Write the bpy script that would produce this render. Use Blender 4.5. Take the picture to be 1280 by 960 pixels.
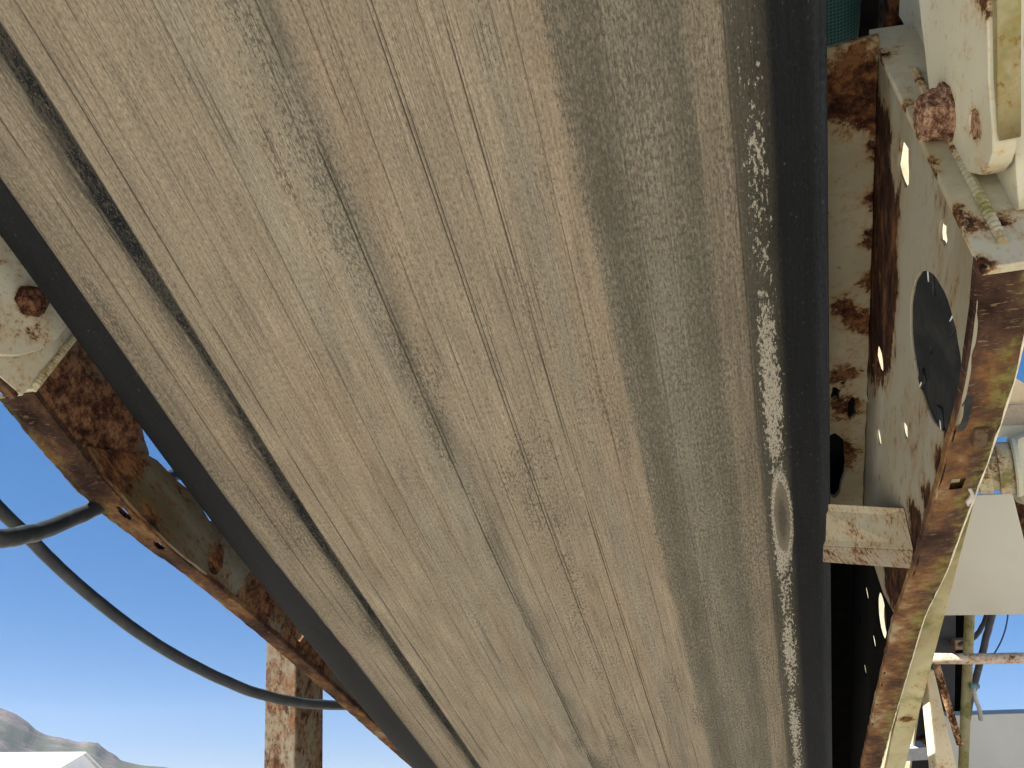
import bpy, bmesh, math, random
from mathutils import Vector, Matrix, noise as mnoise
random.seed(7)
scene = bpy.context.scene
for o in list(bpy.data.objects): bpy.data.objects.remove(o)
COL = scene.collection

# ------------------------------------------------------------------ camera
CAM_H = 1.60
cam_d = bpy.data.cameras.new('camera'); cam = bpy.data.objects.new('camera', cam_d); COL.objects.link(cam)
cam_d.sensor_width = 36.0; cam_d.lens = 27.0; cam_d.clip_start = 0.02; cam_d.clip_end = 20000
CR = Matrix(((0.95952578, 0.13090919, 0.24934527), (0.28162081, -0.44602793, -0.84955801), (0.0, 0.88539363, -0.46484205)))
cam.matrix_world = Matrix.Translation((0, 0, CAM_H)) @ CR.to_4x4()
scene.camera = cam
# ------------------------------------------------------------------ sky, sun, exposure
SUN_EL = math.radians(46); SUN_AZ = math.radians(-128)      # azimuth from +Y towards +X: the sun stands to the left, a little behind
world = bpy.data.worlds.new('World'); scene.world = world; world.use_nodes = True
wn = world.node_tree.nodes; wl = world.node_tree.links; wn.clear()
sky = wn.new('ShaderNodeTexSky'); sky.sky_type = 'NISHITA'; sky.sun_disc = False
sky.sun_elevation = SUN_EL; sky.sun_rotation = SUN_AZ; sky.altitude = 0; sky.air_density = 0.6; sky.dust_density = 0.0; sky.ozone_density = 6.0
hs = wn.new('ShaderNodeHueSaturation'); hs.inputs['Saturation'].default_value = 1.72
gm = wn.new('ShaderNodeGamma'); gm.inputs[1].default_value = 0.50
tn = wn.new('ShaderNodeMix'); tn.data_type = 'RGBA'; tn.blend_type = 'MULTIPLY'; tn.inputs[0].default_value = 1.0; tn.inputs[7].default_value = (1.0, 0.94, 1.06, 1)
bg = wn.new('ShaderNodeBackground'); bg.inputs['Strength'].default_value = 0.074
wo = wn.new('ShaderNodeOutputWorld')
wl.new(sky.outputs[0], gm.inputs[0]); wl.new(gm.outputs[0], hs.inputs['Color']); wl.new(hs.outputs[0], tn.inputs[6]); wl.new(tn.outputs[2], bg.inputs[0]); wl.new(bg.outputs[0], wo.inputs[0])
sd = bpy.data.lights.new('sun', 'SUN'); sd.energy = 5.0; sd.angle = math.radians(0.5); sd.color = (1.0, 0.96, 0.90)
sun = bpy.data.objects.new('sun', sd); COL.objects.link(sun)
sdir = Vector((math.sin(SUN_AZ) * math.cos(SUN_EL), math.cos(SUN_AZ) * math.cos(SUN_EL), math.sin(SUN_EL)))
sun.rotation_euler = sdir.to_track_quat('Z', 'Y').to_euler(); sun.location = sdir * 30
scene.view_settings.view_transform = 'Standard'; scene.view_settings.look = 'None'
scene.view_settings.gamma = 1; scene.view_settings.exposure = 1.95; scene.view_settings.use_curve_mapping = False

# ------------------------------------------------------------------ node helper
class G:
    def __init__(s, name):
        s.m = bpy.data.materials.new(name); s.m.use_nodes = True
        s.t = s.m.node_tree; s.n = s.t.nodes; s.l = s.t.links
        s.b = s.n['Principled BSDF']; s.out = s.n['Material Output']
    def put(s, sock, v):
        if isinstance(v, bpy.types.NodeSocket): s.l.new(v, sock)
        elif isinstance(v, (tuple, list)) and sock.type == 'RGBA' and len(v) == 3: sock.default_value = (*v, 1)
        else: sock.default_value = v
    def m_(s, op, a, b=None, c=None, clamp=False):
        n = s.n.new('ShaderNodeMath'); n.operation = op; n.use_clamp = clamp
        for i, x in enumerate((a, b, c)):
            if x is not None: s.put(n.inputs[i], x)
        return n.outputs[0]
    def add(s, a, b): return s.m_('ADD', a, b)
    def mul(s, a, b): return s.m_('MULTIPLY', a, b)
    def sub(s, a, b): return s.m_('SUBTRACT', a, b)
    def sm(s, x, lo, hi, a=0.0, b=1.0):
        n = s.n.new('ShaderNodeMapRange'); n.interpolation_type = 'SMOOTHSTEP'
        s.put(n.inputs[0], x)
        for i, q in enumerate((lo, hi, a, b)): n.inputs[i + 1].default_value = q
        return n.outputs[0]
    def coord(s, kind='Object'): return s.n.new('ShaderNodeTexCoord').outputs[kind]
    def sep(s, v):
        n = s.n.new('ShaderNodeSeparateXYZ'); s.put(n.inputs[0], v); return n.outputs
    def com(s, x, y, z=0.0):
        n = s.n.new('ShaderNodeCombineXYZ')
        for i, q in enumerate((x, y, z)): s.put(n.inputs[i], q)
        return n.outputs[0]
    def vs(s, v, k):
        n = s.n.new('ShaderNodeVectorMath'); n.operation = 'MULTIPLY'; s.put(n.inputs[0], v); n.inputs[1].default_value = k; return n.outputs[0]
    def dist(s, v, p):
        n = s.n.new('ShaderNodeVectorMath'); n.operation = 'DISTANCE'; s.put(n.inputs[0], v); n.inputs[1].default_value = p; return n.outputs['Value']
    def noise(s, v, scale=1.0, det=4.0, rough=0.55, dist=0.0, col=False):
        n = s.n.new('ShaderNodeTexNoise'); s.put(n.inputs['Vector'], v)
        n.inputs['Scale'].default_value = scale; n.inputs['Detail'].default_value = det
        n.inputs['Roughness'].default_value = rough; n.inputs['Distortion'].default_value = dist
        return n.outputs['Color' if col else 'Fac']
    def vor(s, v, scale=1.0, feat='DISTANCE_TO_EDGE'):
        n = s.n.new('ShaderNodeTexVoronoi'); n.feature = feat; s.put(n.inputs['Vector'], v); n.inputs['Scale'].default_value = scale
        return n.outputs['Distance']
    def ramp(s, f, stops, interp='LINEAR'):
        n = s.n.new('ShaderNodeValToRGB'); r = n.color_ramp; r.interpolation = interp
        while len(r.elements) < len(stops): r.elements.new(0.5)
        for e, (p, c) in zip(r.elements, stops): e.position = p
        for e, (p, c) in zip(r.elements, stops): e.position = p; e.color = (*c, 1)
        s.put(n.inputs[0], f); return n.outputs[0]
    def mix(s, f, a, b, mode='MIX'):
        n = s.n.new('ShaderNodeMix'); n.data_type = 'RGBA'; n.blend_type = mode; n.clamp_factor = True
        s.put(n.inputs[0], f); s.put(n.inputs[6], a); s.put(n.inputs[7], b); return n.outputs[2]
    def bump(s, h, strength=0.4, dist=0.002):
        n = s.n.new('ShaderNodeBump'); s.put(n.inputs['Strength'], strength); n.inputs['Distance'].default_value = dist
        s.put(n.inputs['Height'], h); s.l.new(n.outputs[0], s.b.inputs['Normal'])
    def fin(s, col=None, rough=None, metal=None, spec=None):
        if col is not None: s.put(s.b.inputs['Base Color'], col)
        if rough is not None: s.put(s.b.inputs['Roughness'], rough)
        if metal is not None: s.put(s.b.inputs['Metallic'], metal)
        if spec is not None: s.put(s.b.inputs['Specular IOR Level'], spec)
        return s.m

RUST = [(0.36, (0.010, 0.005, 0.004)), (0.45, (0.030, 0.013, 0.008)), (0.52, (0.066, 0.029, 0.014)), (0.60, (0.13, 0.062, 0.025)), (0.68, (0.085, 0.050, 0.034))]
CREAM = (0.50, 0.49, 0.375)
def steel(name, paint=CREAM, bias=0.0, spots=(), scale=1.0, moss=0.0, grime=0.35, rust=RUST, stretch=(1, 1, 1), mossc=((0.07, 0.075, 0.018), (0.24, 0.215, 0.06))):
    """Painted steel with rust breaking through: bias raises the rust everywhere, spots = (x, y, z, radius, strength) raise it locally."""
    g = G(name); co = g.vs(g.coord(), stretch)
    n1 = g.noise(co, 17 * scale, 6, 0.72, 0.35); n2 = g.noise(co, 105 * scale, 3, 0.75)
    f = g.add(g.mul(n1, 0.58), g.mul(n2, 0.42)); f = g.add(f, bias)
    oc = g.coord()
    for (x, y, z, r, k) in spots:
        f = g.add(f, g.mul(g.sm(g.dist(oc, (x, y, z)), 0.0, r, 1.0, 0.0), k))
    mask = g.sm(f, 0.545, 0.655); halo = g.sm(f, 0.45, 0.60)
    rc = g.ramp(g.add(g.mul(g.noise(co, 48 * scale, 3, 0.8), 0.75), g.mul(n1, 0.25)), rust)
    pn = g.noise(co, 5 * scale, 4, 0.65)
    p2 = g.mix(g.sm(pn, 0.42, 0.68, 0.0, grime), paint, (paint[0] * 0.55, paint[1] * 0.5, paint[2] * 0.36))
    p2 = g.mix(g.sm(g.add(n2, bias), 0.58, 0.68, 0, 0.55), p2, (paint[0] * .35, paint[1] * .26, paint[2] * .2))
    p2 = g.mix(g.mul(halo, 0.6), p2, (paint[0] * .80, paint[1] * .50, paint[2] * .24))
    c = g.mix(mask, p2, rc)
    if moss > 0:
        mm = g.sm(g.noise(co, 11 * scale, 4, 0.65), 0.56 - 0.1 * moss, 0.66 - 0.06 * moss, 0.0, 0.85)
        c = g.mix(mm, c, g.ramp(n2, [(0.3, mossc[0]), (0.7, mossc[1])]))
    g.bump(n2, g.sm(mask, 0, 1, .12, .8), 0.0030)
    return g.fin(c, g.sm(mask, 0, 1, 0.62, 0.95), 0.0, g.sm(mask, 0, 1, 0.22, 0.06))

def flange_steel(name, x_in, x_out, warm=1.0, mossy=1.0, k=1.0):
    """rusted-through flange: dark scale, orange bloom, scraps of old paint and a mossy outer edge"""
    g = G(name); co = g.coord(); p = g.sep(co)
    big = g.noise(g.vs(co, (1.2, .7, 1)), 11, 4, .62); fine = g.noise(g.vs(co, (60, 260, 60)), 1, 4, .7); mid = g.noise(co, 60, 3, .7)
    f = g.add(g.add(g.mul(big, .62), g.mul(fine, .20)), g.mul(mid, .18)); f = g.add(f, g.mul(g.sm(p[1], .75, 1.25), .035 * warm))
    q = lambda r, gg, b: (r * k, gg * k, b * k)
    c = g.ramp(f, [(.36, q(.018, .010, .008)), (.44, q(.042, .024, .018)), (.50, q(.075, .042, .027)), (.545, q(.135, .069, .029)), (.585, q(.18, .108, .053)), (.63, q(.25, .205, .140))])
    c = g.mix(g.mul(g.sm(fine, .56, .66), .65), c, q(.035, .022, .018))
    c = g.mix(g.mul(g.sm(fine, .44, .34), .45), c, q(.24, .17, .10))
    t = g.m_('DIVIDE', g.sub(p[0], x_in), x_out - x_in)
    mo = g.mul(g.sm(g.add(t, g.mul(g.sub(big, .5), 2.2)), .55, .95), g.sm(mid, .38, .56, 0, .85 * mossy))
    c = g.mix(mo, c, g.ramp(mid, [(.36, q(.035, .04, .014)), (.6, q(.145, .135, .045))]))
    g.bump(g.add(g.mul(mid, .6), g.mul(fine, .6)), .8, .003); return g.fin(c, .95, 0, .05)
def rubber(name, col=(0.018, 0.021, 0.025), rough=0.55, dust=0.15):
    g = G(name); co = g.coord()
    n = g.noise(co, 30, 6, 0.65); k = g.noise(co, 320, 3, 0.6)
    c = g.mix(g.sm(n, 0.42, 0.75, 0, dust), col, (0.2, 0.18, 0.15))
    c = g.mix(g.sm(k, 0.66, 0.74, 0, 0.4), c, (0.16, 0.16, 0.16))
    g.bump(g.add(g.mul(n, 0.5), k), 0.25, 0.0015)
    return g.fin(c, rough, 0, 0.22)

def plain(name, col, rough=0.6, var=0.25, scale=20, spec=.3):
    g = G(name); co = g.coord(); n = g.noise(co, scale, 6, 0.65)
    c = g.mix(g.sm(n, 0.35, 0.7, 0, 1), tuple(q * (1 - var) for q in col), tuple(q * (1 + var) for q in col))
    g.bump(n, 0.2, 0.002); return g.fin(c, rough, 0, spec)

# ------------------------------------------------------------------ frames of reference and mesh helpers
INC = math.radians(21.383)                        # the conveyor falls away from the viewer at this slope
BELT_O = Vector((0, 0.8 * math.sin(INC), CAM_H + 0.8 * math.cos(INC)))
CONV = Matrix.Translation(BELT_O) @ Matrix.Rotation(-INC, 4, 'X')    # x across, y down the slope, z square to the belt (up)
def tag(o, label, cat, group=None, kind=None):
    o['label'] = label; o['category'] = cat
    if group: o['group'] = group
    if kind: o['kind'] = kind
    return o
def thing(name, label, cat, base=(0, 0, 0), conv=True, group=None):
    o = bpy.data.objects.new(name, None); COL.objects.link(o); o.empty_display_size = 0.1
    o.matrix_world = (CONV @ Matrix.Translation(base)) if conv else Matrix.Translation(base)
    o['_base'] = list(base); tag(o, label, cat, group); return o
def link(name, me, mat, parent=None, conv=False, smooth=False, label=None):
    if mat is not None: me.materials.clear(); me.materials.append(mat)
    if smooth:
        for p in me.polygons: p.use_smooth = True
    o = bpy.data.objects.new(name, me); COL.objects.link(o)
    if parent is not None:
        o.parent = parent
        b = parent.get('_base')
        if b is not None: o.location = -Vector(b)
    elif conv: o.matrix_world = CONV.copy()
    if label: o['label'] = label
    return o
def bm_mesh(bm, name='m', auto=None):
    me = bpy.data.meshes.new(name); bmesh.ops.recalc_face_normals(bm, faces=bm.faces[:]); bm.to_mesh(me); bm.free(); return me
def rough(pts, step=0.012, amp=0.0012, closed=True):
    out = []; n = len(pts)
    for i in range(n if closed else n - 1):
        a = Vector(pts[i]); b = Vector(pts[(i + 1) % n]); L = (b - a).length; k = max(1, int(L / step))
        for j in range(k):
            p = a.lerp(b, j / k)
            if j: p += Vector((random.uniform(-amp, amp), random.uniform(-amp, amp)))
            out.append(tuple(p))
    if not closed: out.append(tuple(pts[-1]))
    return out
def circ(c, r, n=20, jit=0.0, ry=None, rot=0.0):
    ry = r if ry is None else ry; o = []
    for i in range(n):
        a = 2 * math.pi * i / n; q = 1 + random.uniform(-jit, jit)
        x, y = r * q * math.cos(a), ry * q * math.sin(a)
        o.append((c[0] + x * math.cos(rot) - y * math.sin(rot), c[1] + x * math.sin(rot) + y * math.cos(rot)))
    return o
def plate_mesh(outline, holes=(), thick=0.008, bev=0.0008):
    """flat plate with holes in its own XY plane, centred on z = 0, edges eased"""
    cu = bpy.data.curves.new('c', 'CURVE'); cu.dimensions = '2D'; cu.fill_mode = 'BOTH'
    cu.extrude = max(0.0001, thick / 2 - bev); cu.bevel_depth = bev; cu.bevel_resolution = 1; cu.offset = -bev
    for pl in [outline] + list(holes):
        s = cu.splines.new('POLY'); s.points.add(len(pl) - 1); s.use_cyclic_u = True
        for p, q in zip(s.points, pl): p.co = (q[0], q[1], 0, 1)
    ob = bpy.data.objects.new('tmp', cu); COL.objects.link(ob)
    dg = bpy.context.evaluated_depsgraph_get(); me = bpy.data.meshes.new_from_object(ob.evaluated_get(dg))
    bpy.data.objects.remove(ob); bpy.data.curves.remove(cu); return me
M_V = Matrix(((0, 0, 1, 0), (1, 0, 0, 0), (0, -1, 0, 0), (0, 0, 0, 1)))      # plate (u, w) -> x across = const
M_W = Matrix(((1, 0, 0, 0), (0, 1, 0, 0), (0, 0, 1, 0), (0, 0, 0, 1)))       # plate (v, u) -> z const
M_U = Matrix(((1, 0, 0, 0), (0, 0, 1, 0), (0, -1, 0, 0), (0, 0, 0, 1)))      # plate (v, w) -> y const
def plate(name, outline, holes, mat, parent, plane, pos, thick=0.008, bev=0.0008, label=None):
    me = plate_mesh(outline, holes, thick, bev)
    M = {'v': Matrix.Translation((pos, 0, 0)) @ M_V, 'w': Matrix.Translation((0, 0, -pos)) @ M_W, 'u': Matrix.Translation((0, pos, 0)) @ M_U}[plane]
    me.transform(M)
    return link(name, me, mat, parent, label=label)
def hexa(bm, c):
    """eight corners: four of the near face, then four of the far face"""
    v = [bm.verts.new(p) for p in c]
    for q in ((0, 1, 2, 3), (7, 6, 5, 4), (0, 4, 5, 1), (1, 5, 6, 2), (2, 6, 7, 3), (3, 7, 4, 0)): bm.faces.new([v[i] for i in q])
def box_bm(lo, hi, bm=None):
    bm = bm or bmesh.new(); x0, y0, z0 = lo; x1, y1, z1 = hi
    hexa(bm, [(x0, y0, z0), (x1, y0, z0), (x1, y0, z1), (x0, y0, z1), (x0, y1, z0), (x1, y1, z0), (x1, y1, z1), (x0, y1, z1)]); return bm
def bevel(bm, w=0.003, seg=2):
    bmesh.ops.recalc_face_normals(bm, faces=bm.faces[:])
    bmesh.ops.bevel(bm, geom=bm.edges[:], offset=w, segments=seg, affect='EDGES', profile=0.6, clamp_overlap=True); return bm
def box(name, lo, hi, mat, parent=None, bev=0.003, **k): return link(name, bm_mesh(bevel(box_bm(lo, hi), bev)), mat, parent, **k)
def catmull(P, n=10):
    P = [Vector(p) for p in P]; Q = [P[0] * 2 - P[1]] + P + [P[-1] * 2 - P[-2]]; o = []
    for i in range(1, len(Q) - 2):
        a, b, c, d = Q[i - 1:i + 3]
        for k in range(n):
            t = k / n; o.append(0.5 * ((2 * b) + (c - a) * t + (2 * a - 5 * b + 4 * c - d) * t * t + (3 * b - a - 3 * c + d) * t ** 3))
    o.append(P[-1]); return o
def tube_bm(path, r, n=12, bm=None, lump=0.0):
    bm = bm or bmesh.new(); path = [Vector(p) for p in path]; rings = []; prev = None
    for i, p in enumerate(path):
        t = (path[min(i + 1, len(path) - 1)] - path[max(i - 1, 0)]).normalized()
        if prev is None: prev = t.orthogonal().normalized()
        a = (prev - t * prev.dot(t)).normalized(); prev = a; b = t.cross(a)
        rr = (r[i] if isinstance(r, (list, tuple)) else r) * (1 + (random.uniform(-lump, lump) if lump else 0))
        rings.append([bm.verts.new(p + a * rr * math.cos(2 * math.pi * k / n) + b * rr * math.sin(2 * math.pi * k / n)) for k in range(n)])
    for A, B in zip(rings, rings[1:]):
        for k in range(n): bm.faces.new((A[k], A[(k + 1) % n], B[(k + 1) % n], B[k]))
    bm.faces.new(rings[0][::-1]); bm.faces.new(rings[-1]); return bm
def tube(name, path, r, mat, parent=None, n=12, smooth=True, lump=0.0, **k): return link(name, bm_mesh(tube_bm(path, r, n, lump=lump)), mat, parent, smooth=smooth, **k)
def lathe_bm(c, axis, prof, n=24, bm=None, wob=0.0):
    """rings (distance along axis, radius) about a centre"""
    bm = bm or bmesh.new(); c = Vector(c); axis = Vector(axis).normalized(); a = axis.orthogonal().normalized(); b = axis.cross(a); R = []
    for (h, r) in prof:
        R.append([bm.verts.new(c + axis * h + (a * math.cos(2 * math.pi * k / n) + b * math.sin(2 * math.pi * k / n)) * r * (1 + random.uniform(-wob, wob))) for k in range(n)])
    for A, B in zip(R, R[1:]):
        for k in range(n): bm.faces.new((A[k], A[(k + 1) % n], B[(k + 1) % n], B[k]))
    bm.faces.new(R[0][::-1]); bm.faces.new(R[-1]); return bm
def craggy(bm, amp):
    bmesh.ops.subdivide_edges(bm, edges=bm.edges[:], cuts=3, use_grid_fill=True)
    for v in bm.verts: v.co += Vector((mnoise.noise(v.co * 130), mnoise.noise(v.co * 130 + Vector((9, 0, 0))), mnoise.noise(v.co * 130 + Vector((0, 9, 0))))) * amp
    return bm
def weld_bead(name, a, b, mat, parent, r=0.0055, step=0.0058):
    a = Vector(a); b = Vector(b); L = (b - a).length; k = int(L / step); path = []; rad = []
    for i in range(k * 4 + 1):
        t = i / (k * 4); ph = (i % 4) / 4
        path.append(a.lerp(b, t)); rad.append(r * (0.90 + 0.13 * math.sin(math.pi * ph) + random.uniform(-.06, .06)))
    return link(name, bm_mesh(tube_bm(path, rad, 8)), mat, parent, smooth=False)

# world point on the viewer's ray through a point of the picture grid, used only to lay out distant things at real distances
def wpt(x, y, depth):
    r = Vector(((x - 640) / 960, -(y - 480) / 960, -1.0)); return Vector((0, 0, CAM_H)) + (CR @ r) * depth

# ------------------------------------------------------------------ ground and far terrain
def ground_mat():
    g = G('gravel'); co = g.coord()
    n = g.noise(co, 0.6, 8, 0.6); k = g.noise(co, 25, 5, 0.7)
    c = g.mix(n, (0.41, 0.375, 0.315), (0.53, 0.49, 0.42)); c = g.mix(g.sm(k, 0.35, 0.7), g.mix(0.5, c, (0.2, 0.17, 0.14)), c)
    g.bump(k, 0.6, 0.02); return g.fin(c, 0.95, 0, 0.2)
bm = bmesh.new()
rings = [0, 1, 2, 4, 8, 16, 40, 120, 400, 1200, 4200]; N = 48; prev = None; cv = bm.verts.new((0, 0, 0))
for r in rings[1:]:
    cur = [bm.verts.new((r * math.cos(2 * math.pi * i / N), r * math.sin(2 * math.pi * i / N), random.uniform(-.015, .015) if r < 50 else 0)) for i in range(N)]
    for i in range(N):
        if prev: bm.faces.new((prev[i], cur[i], cur[(i + 1) % N], prev[(i + 1) % N]))
        else: bm.faces.new((cv, cur[i], cur[(i + 1) % N]))
    prev = cur
o = link('ground', bm_mesh(bm), ground_mat(), smooth=True); o['kind'] = 'structure'

def hill_mat():
    g = G('hillside'); co = g.coord()
    n = g.noise(co, 0.012, 8, 0.65); k = g.noise(co, 0.05, 6, 0.7)
    z = g.sep(co)[2]
    rock = g.mix(g.sm(k, 0.35, 0.65), (0.075, 0.066, 0.064), (0.14, 0.114, 0.104))
    wood = g.mix(k, (0.04, 0.048, 0.038), (0.075, 0.08, 0.058))
    f = g.sm(g.add(n, g.mul(z, -0.0014)), 0.28, 0.42)
    c = g.mix(f, rock, wood); g.bump(k, .6, 5.0); return g.fin(c, 0.95, 0, 0.1)
# ridge seen from the viewer: bearing from pixel column, crest height from pixel row
DIST = 2600.0
crest = [(-420, 846), (-300, 850), (-200, 856), (-100, 862), (-40, 872), (0, 885), (20, 893), (35, 903), (45, 912), (55, 917), (70, 921), (85, 924), (100, 929), (112, 928), (122, 931), (135, 942), (150, 950), (175, 956), (205, 959), (240, 966), (300, 972), (420, 978), (600, 982)]
bm = bmesh.new(); cols = []
for i in range(len(crest) - 1):
    (x0, y0), (x1, y1) = crest[i], crest[i + 1]; K = max(2, int((x1 - x0) / 4))
    for j in range(K):
        t = j / K; x = x0 + (x1 - x0) * t; y = y0 + (y1 - y0) * t
        p = wpt(x, y, 1.0) - Vector((0, 0, CAM_H)); hor = Vector((p.x, p.y, 0)); s = DIST / hor.length
        top = Vector((p.x * s, p.y * s, CAM_H + p.z * s)); h = top.z
        dirn = hor.normalized(); col = []
        for k in range(15):
            q = k / 10.0
            zz = h * (math.sin(min(q, 1.0) * math.pi / 2) ** 1.3 if q <= 1 else max(0, 1 - (q - 1) * 1.2))
            pos = Vector((top.x, top.y, 0)) + dirn * (q - 1) * 900
            am = (22 if k < 10 else 0) * min(1, h / 120) + (5 if k == 10 else 0)
            nz = mnoise.fractal(Vector((pos.x * .006, pos.y * .006, k * 0.13)), 1.0, 2.0, 5)
            col.append(bm.verts.new((pos.x, pos.y, max(-2, zz + nz * am * (0.5 if k > 7 else 1) - (am * .25 if k < 10 else 0)))))
        cols.append(col)
for A, B in zip(cols, cols[1:]):
    for k in range(14): bm.faces.new((A[k], B[k], B[k + 1], A[k + 1]))
o = link('hill', bm_mesh(bm), hill_mat(), smooth=True); o['kind'] = 'structure'

# white shed far off, mostly below the picture
D = 70.0
wh = plain('white_sheet', (0.74, 0.745, 0.74), 0.5, 0.04, 0.6)
shed = thing('white_shed', 'low white pitched-roof shed in front of the distant hill', 'shed', tuple(Vector((wpt(20, 960, D).x, wpt(20, 960, D).y, 0))), conv=False)
a = wpt(108, 940, D); b_ = wpt(-160, 940, D * 1.03); fw = (CR @ Vector((0, 0, -1))); fw.z = 0; fw.normalize()
b_.z = a.z; side = (b_ - a); side.z = 0; L = side.length; side.normalize(); perp = Vector((side.y, -side.x, 0))
if perp.dot(fw) > 0: perp = -perp
hz = a.z; ev = hz - 1.9; dep = 4.6
def sp(s, p, z): return a + side * s + perp * p + Vector((0, 0, z - a.z))
bm = bmesh.new()
for lo, hi in ((dep, -dep),):
    A = [sp(0.3, lo - .3, 0), sp(0.3, hi + .3, 0), sp(0.3, hi + .3, ev - .05), sp(0.3, 0, hz - .15), sp(0.3, lo - .3, ev - .05)]
    B = [p + side * (L - .6) for p in A]
    va = [bm.verts.new(p) for p in A]; vb = [bm.verts.new(p) for p in B]
    bm.faces.new(va); bm.faces.new(vb[::-1])
    for i in range(5): bm.faces.new((va[i], va[(i + 1) % 5], vb[(i + 1) % 5], vb[i]))
link('wall', bm_mesh(bm), wh, shed)
for sgn in (1, -1):
    bm = bmesh.new(); t = Vector((0, 0, 0.1))
    q = [sp(0, 0, hz), sp(L, 0, hz), sp(L, sgn * dep, ev), sp(0, sgn * dep, ev)]
    hexa(bm, q + [p - t for p in q]); link('roof', bm_mesh(bm), wh, shed)

# ------------------------------------------------------------------ the belt
T = lambda k: (0.243 * k, 0.211 * k, 0.159 * k)
Y = lambda k: (0.146 * k, 0.141 * k, 0.112 * k)
K = lambda k: (0.0070 * k, 0.0083 * k, 0.0100 * k)
def belt_mat():
    g = G('dusty_belt'); uv = g.coord('UV'); s = g.sep(uv); v0, u0 = s[0], s[1]
    def att(n):
        q = g.n.new('ShaderNodeAttribute'); q.attribute_name = n; return q
    A = att('base'); Z = att('zone'); z = g.sep(Z.outputs['Color']); line = A.outputs['Alpha']
    dusty, flake, pale = z[0], z[1], z[2]; thin = Z.outputs['Alpha']
    U = lambda a, b, c=0.0: g.vs(uv, (a, b, 1))
    s1 = g.noise(U(380, 9), 1, 4, 0.66); s3 = g.noise(U(420, 150), 1, 3, 0.8); s4 = g.noise(U(30, 8), 1, 4, 0.65); s5 = g.noise(U(800, 2.6), 1, 2, 0.6)
    k = g.add(g.mul(g.sub(s1, .5), 1.25), g.add(g.mul(g.sub(s3, .5), 2.0), g.mul(g.sub(s4, .5), 0.75)))
    k = g.m_('MAXIMUM', g.add(1.0, k), .25)
    c = g.mix(1.0, A.outputs['Color'], g.com(k, k, k), 'MULTIPLY')
    # where the dust is thin the dark rubber shows as dense short flecks
    fk = g.noise(U(330, 120), 1, 3, .75)
    thr = g.sub(.635, g.mul(thin, .145)); fm = g.m_('MULTIPLY', g.sub(g.add(g.mul(fk, .72), g.mul(s4, .28)), thr), 16.0, clamp=True)
    c = g.mix(g.mul(g.mul(fm, dusty), .74), c, Y(.40))
    pk = g.mul(g.sm(fk, .42, .33), g.mul(dusty, .30)); c = g.mix(pk, c, T(1.25))
    sc = g.mul(g.mul(g.sm(s5, .575, .65), g.sm(s4, .42, .56)), dusty)
    c = g.mix(g.mul(sc, .75), c, (0.055, 0.048, 0.038))
    ln = g.mul(line, g.sm(g.add(g.mul(s1, .5), g.mul(s3, .5)),  .34, .46, .55, 1.0))
    c = g.mix(ln, c, (0.022, 0.020, 0.017))
    # short cross cracks: dark on the dust, pale on the bare grey
    dn = g.n.new('ShaderNodeVectorMath'); dn.operation = 'ADD'; g.put(dn.inputs[0], U(100, 66)); g.put(dn.inputs[1], g.com(g.mul(s3, 2.2), g.mul(s1, 2.2), 0.0))
    cr = g.mul(g.sm(g.vor(dn.outputs[0], 1.0), .010, .055, 1, 0), g.sm(s4, .46, .58))
    c = g.mix(g.mul(g.mul(cr, g.mul(dusty, g.sub(1.0, pale))), .40), c, (0.075, 0.06, 0.045)); c = g.mix(g.mul(g.mul(cr, pale), .50), c, T(.80))
    # pale caked flakes beside the clean rubber edge
    fl = g.noise(U(230, 80), 1, 4, .68)
    flm = g.mul(g.sm(g.add(g.mul(fl, 1.0), flake), .685, .725), g.sm(s3, .38, .50, .25, 1.0))
    dx = g.m_('DIVIDE', g.sub(v0, .0800), .0130); dy = g.m_('DIVIDE', g.sub(u0, 1.02), .098); el = g.m_('SQRT', g.add(g.mul(dx, dx), g.mul(dy, dy)))
    el = g.add(el, g.mul(g.sub(fl, .5), .45))
    inn = g.sm(el, .82, .93, 1, 0); rim = g.mul(g.sm(el, .84, .93), g.sm(el, 1.06, 1.30, 1, 0))
    flm = g.mul(flm, g.sm(inn, 0, 1, 1, .05)); flm = g.m_('MAXIMUM', flm, g.mul(rim, g.sm(s3, .40, .52)))
    c = g.mix(g.mul(inn, .9), c, g.mix(g.sm(el, .25, .8), Y(.36), T(.52)))
    c = g.mix(g.mul(flm, .85), c, g.mix(s3, (0.20, 0.19, 0.155), (0.42, 0.40, 0.33)))
    spk = g.mul(g.sm(g.add(g.mul(fl, .5), g.mul(s3, .5)), .60, .66), g.sub(1.0, dusty)); c = g.mix(g.mul(spk, .5), c, (0.12, 0.125, 0.125))
    g.bump(s3, 0.45, 0.0018)
    return g.fin(c, g.sm(dusty, 0, 1, .70, .95), 0, g.sm(dusty, 0, 1, .10, .08))
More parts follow.
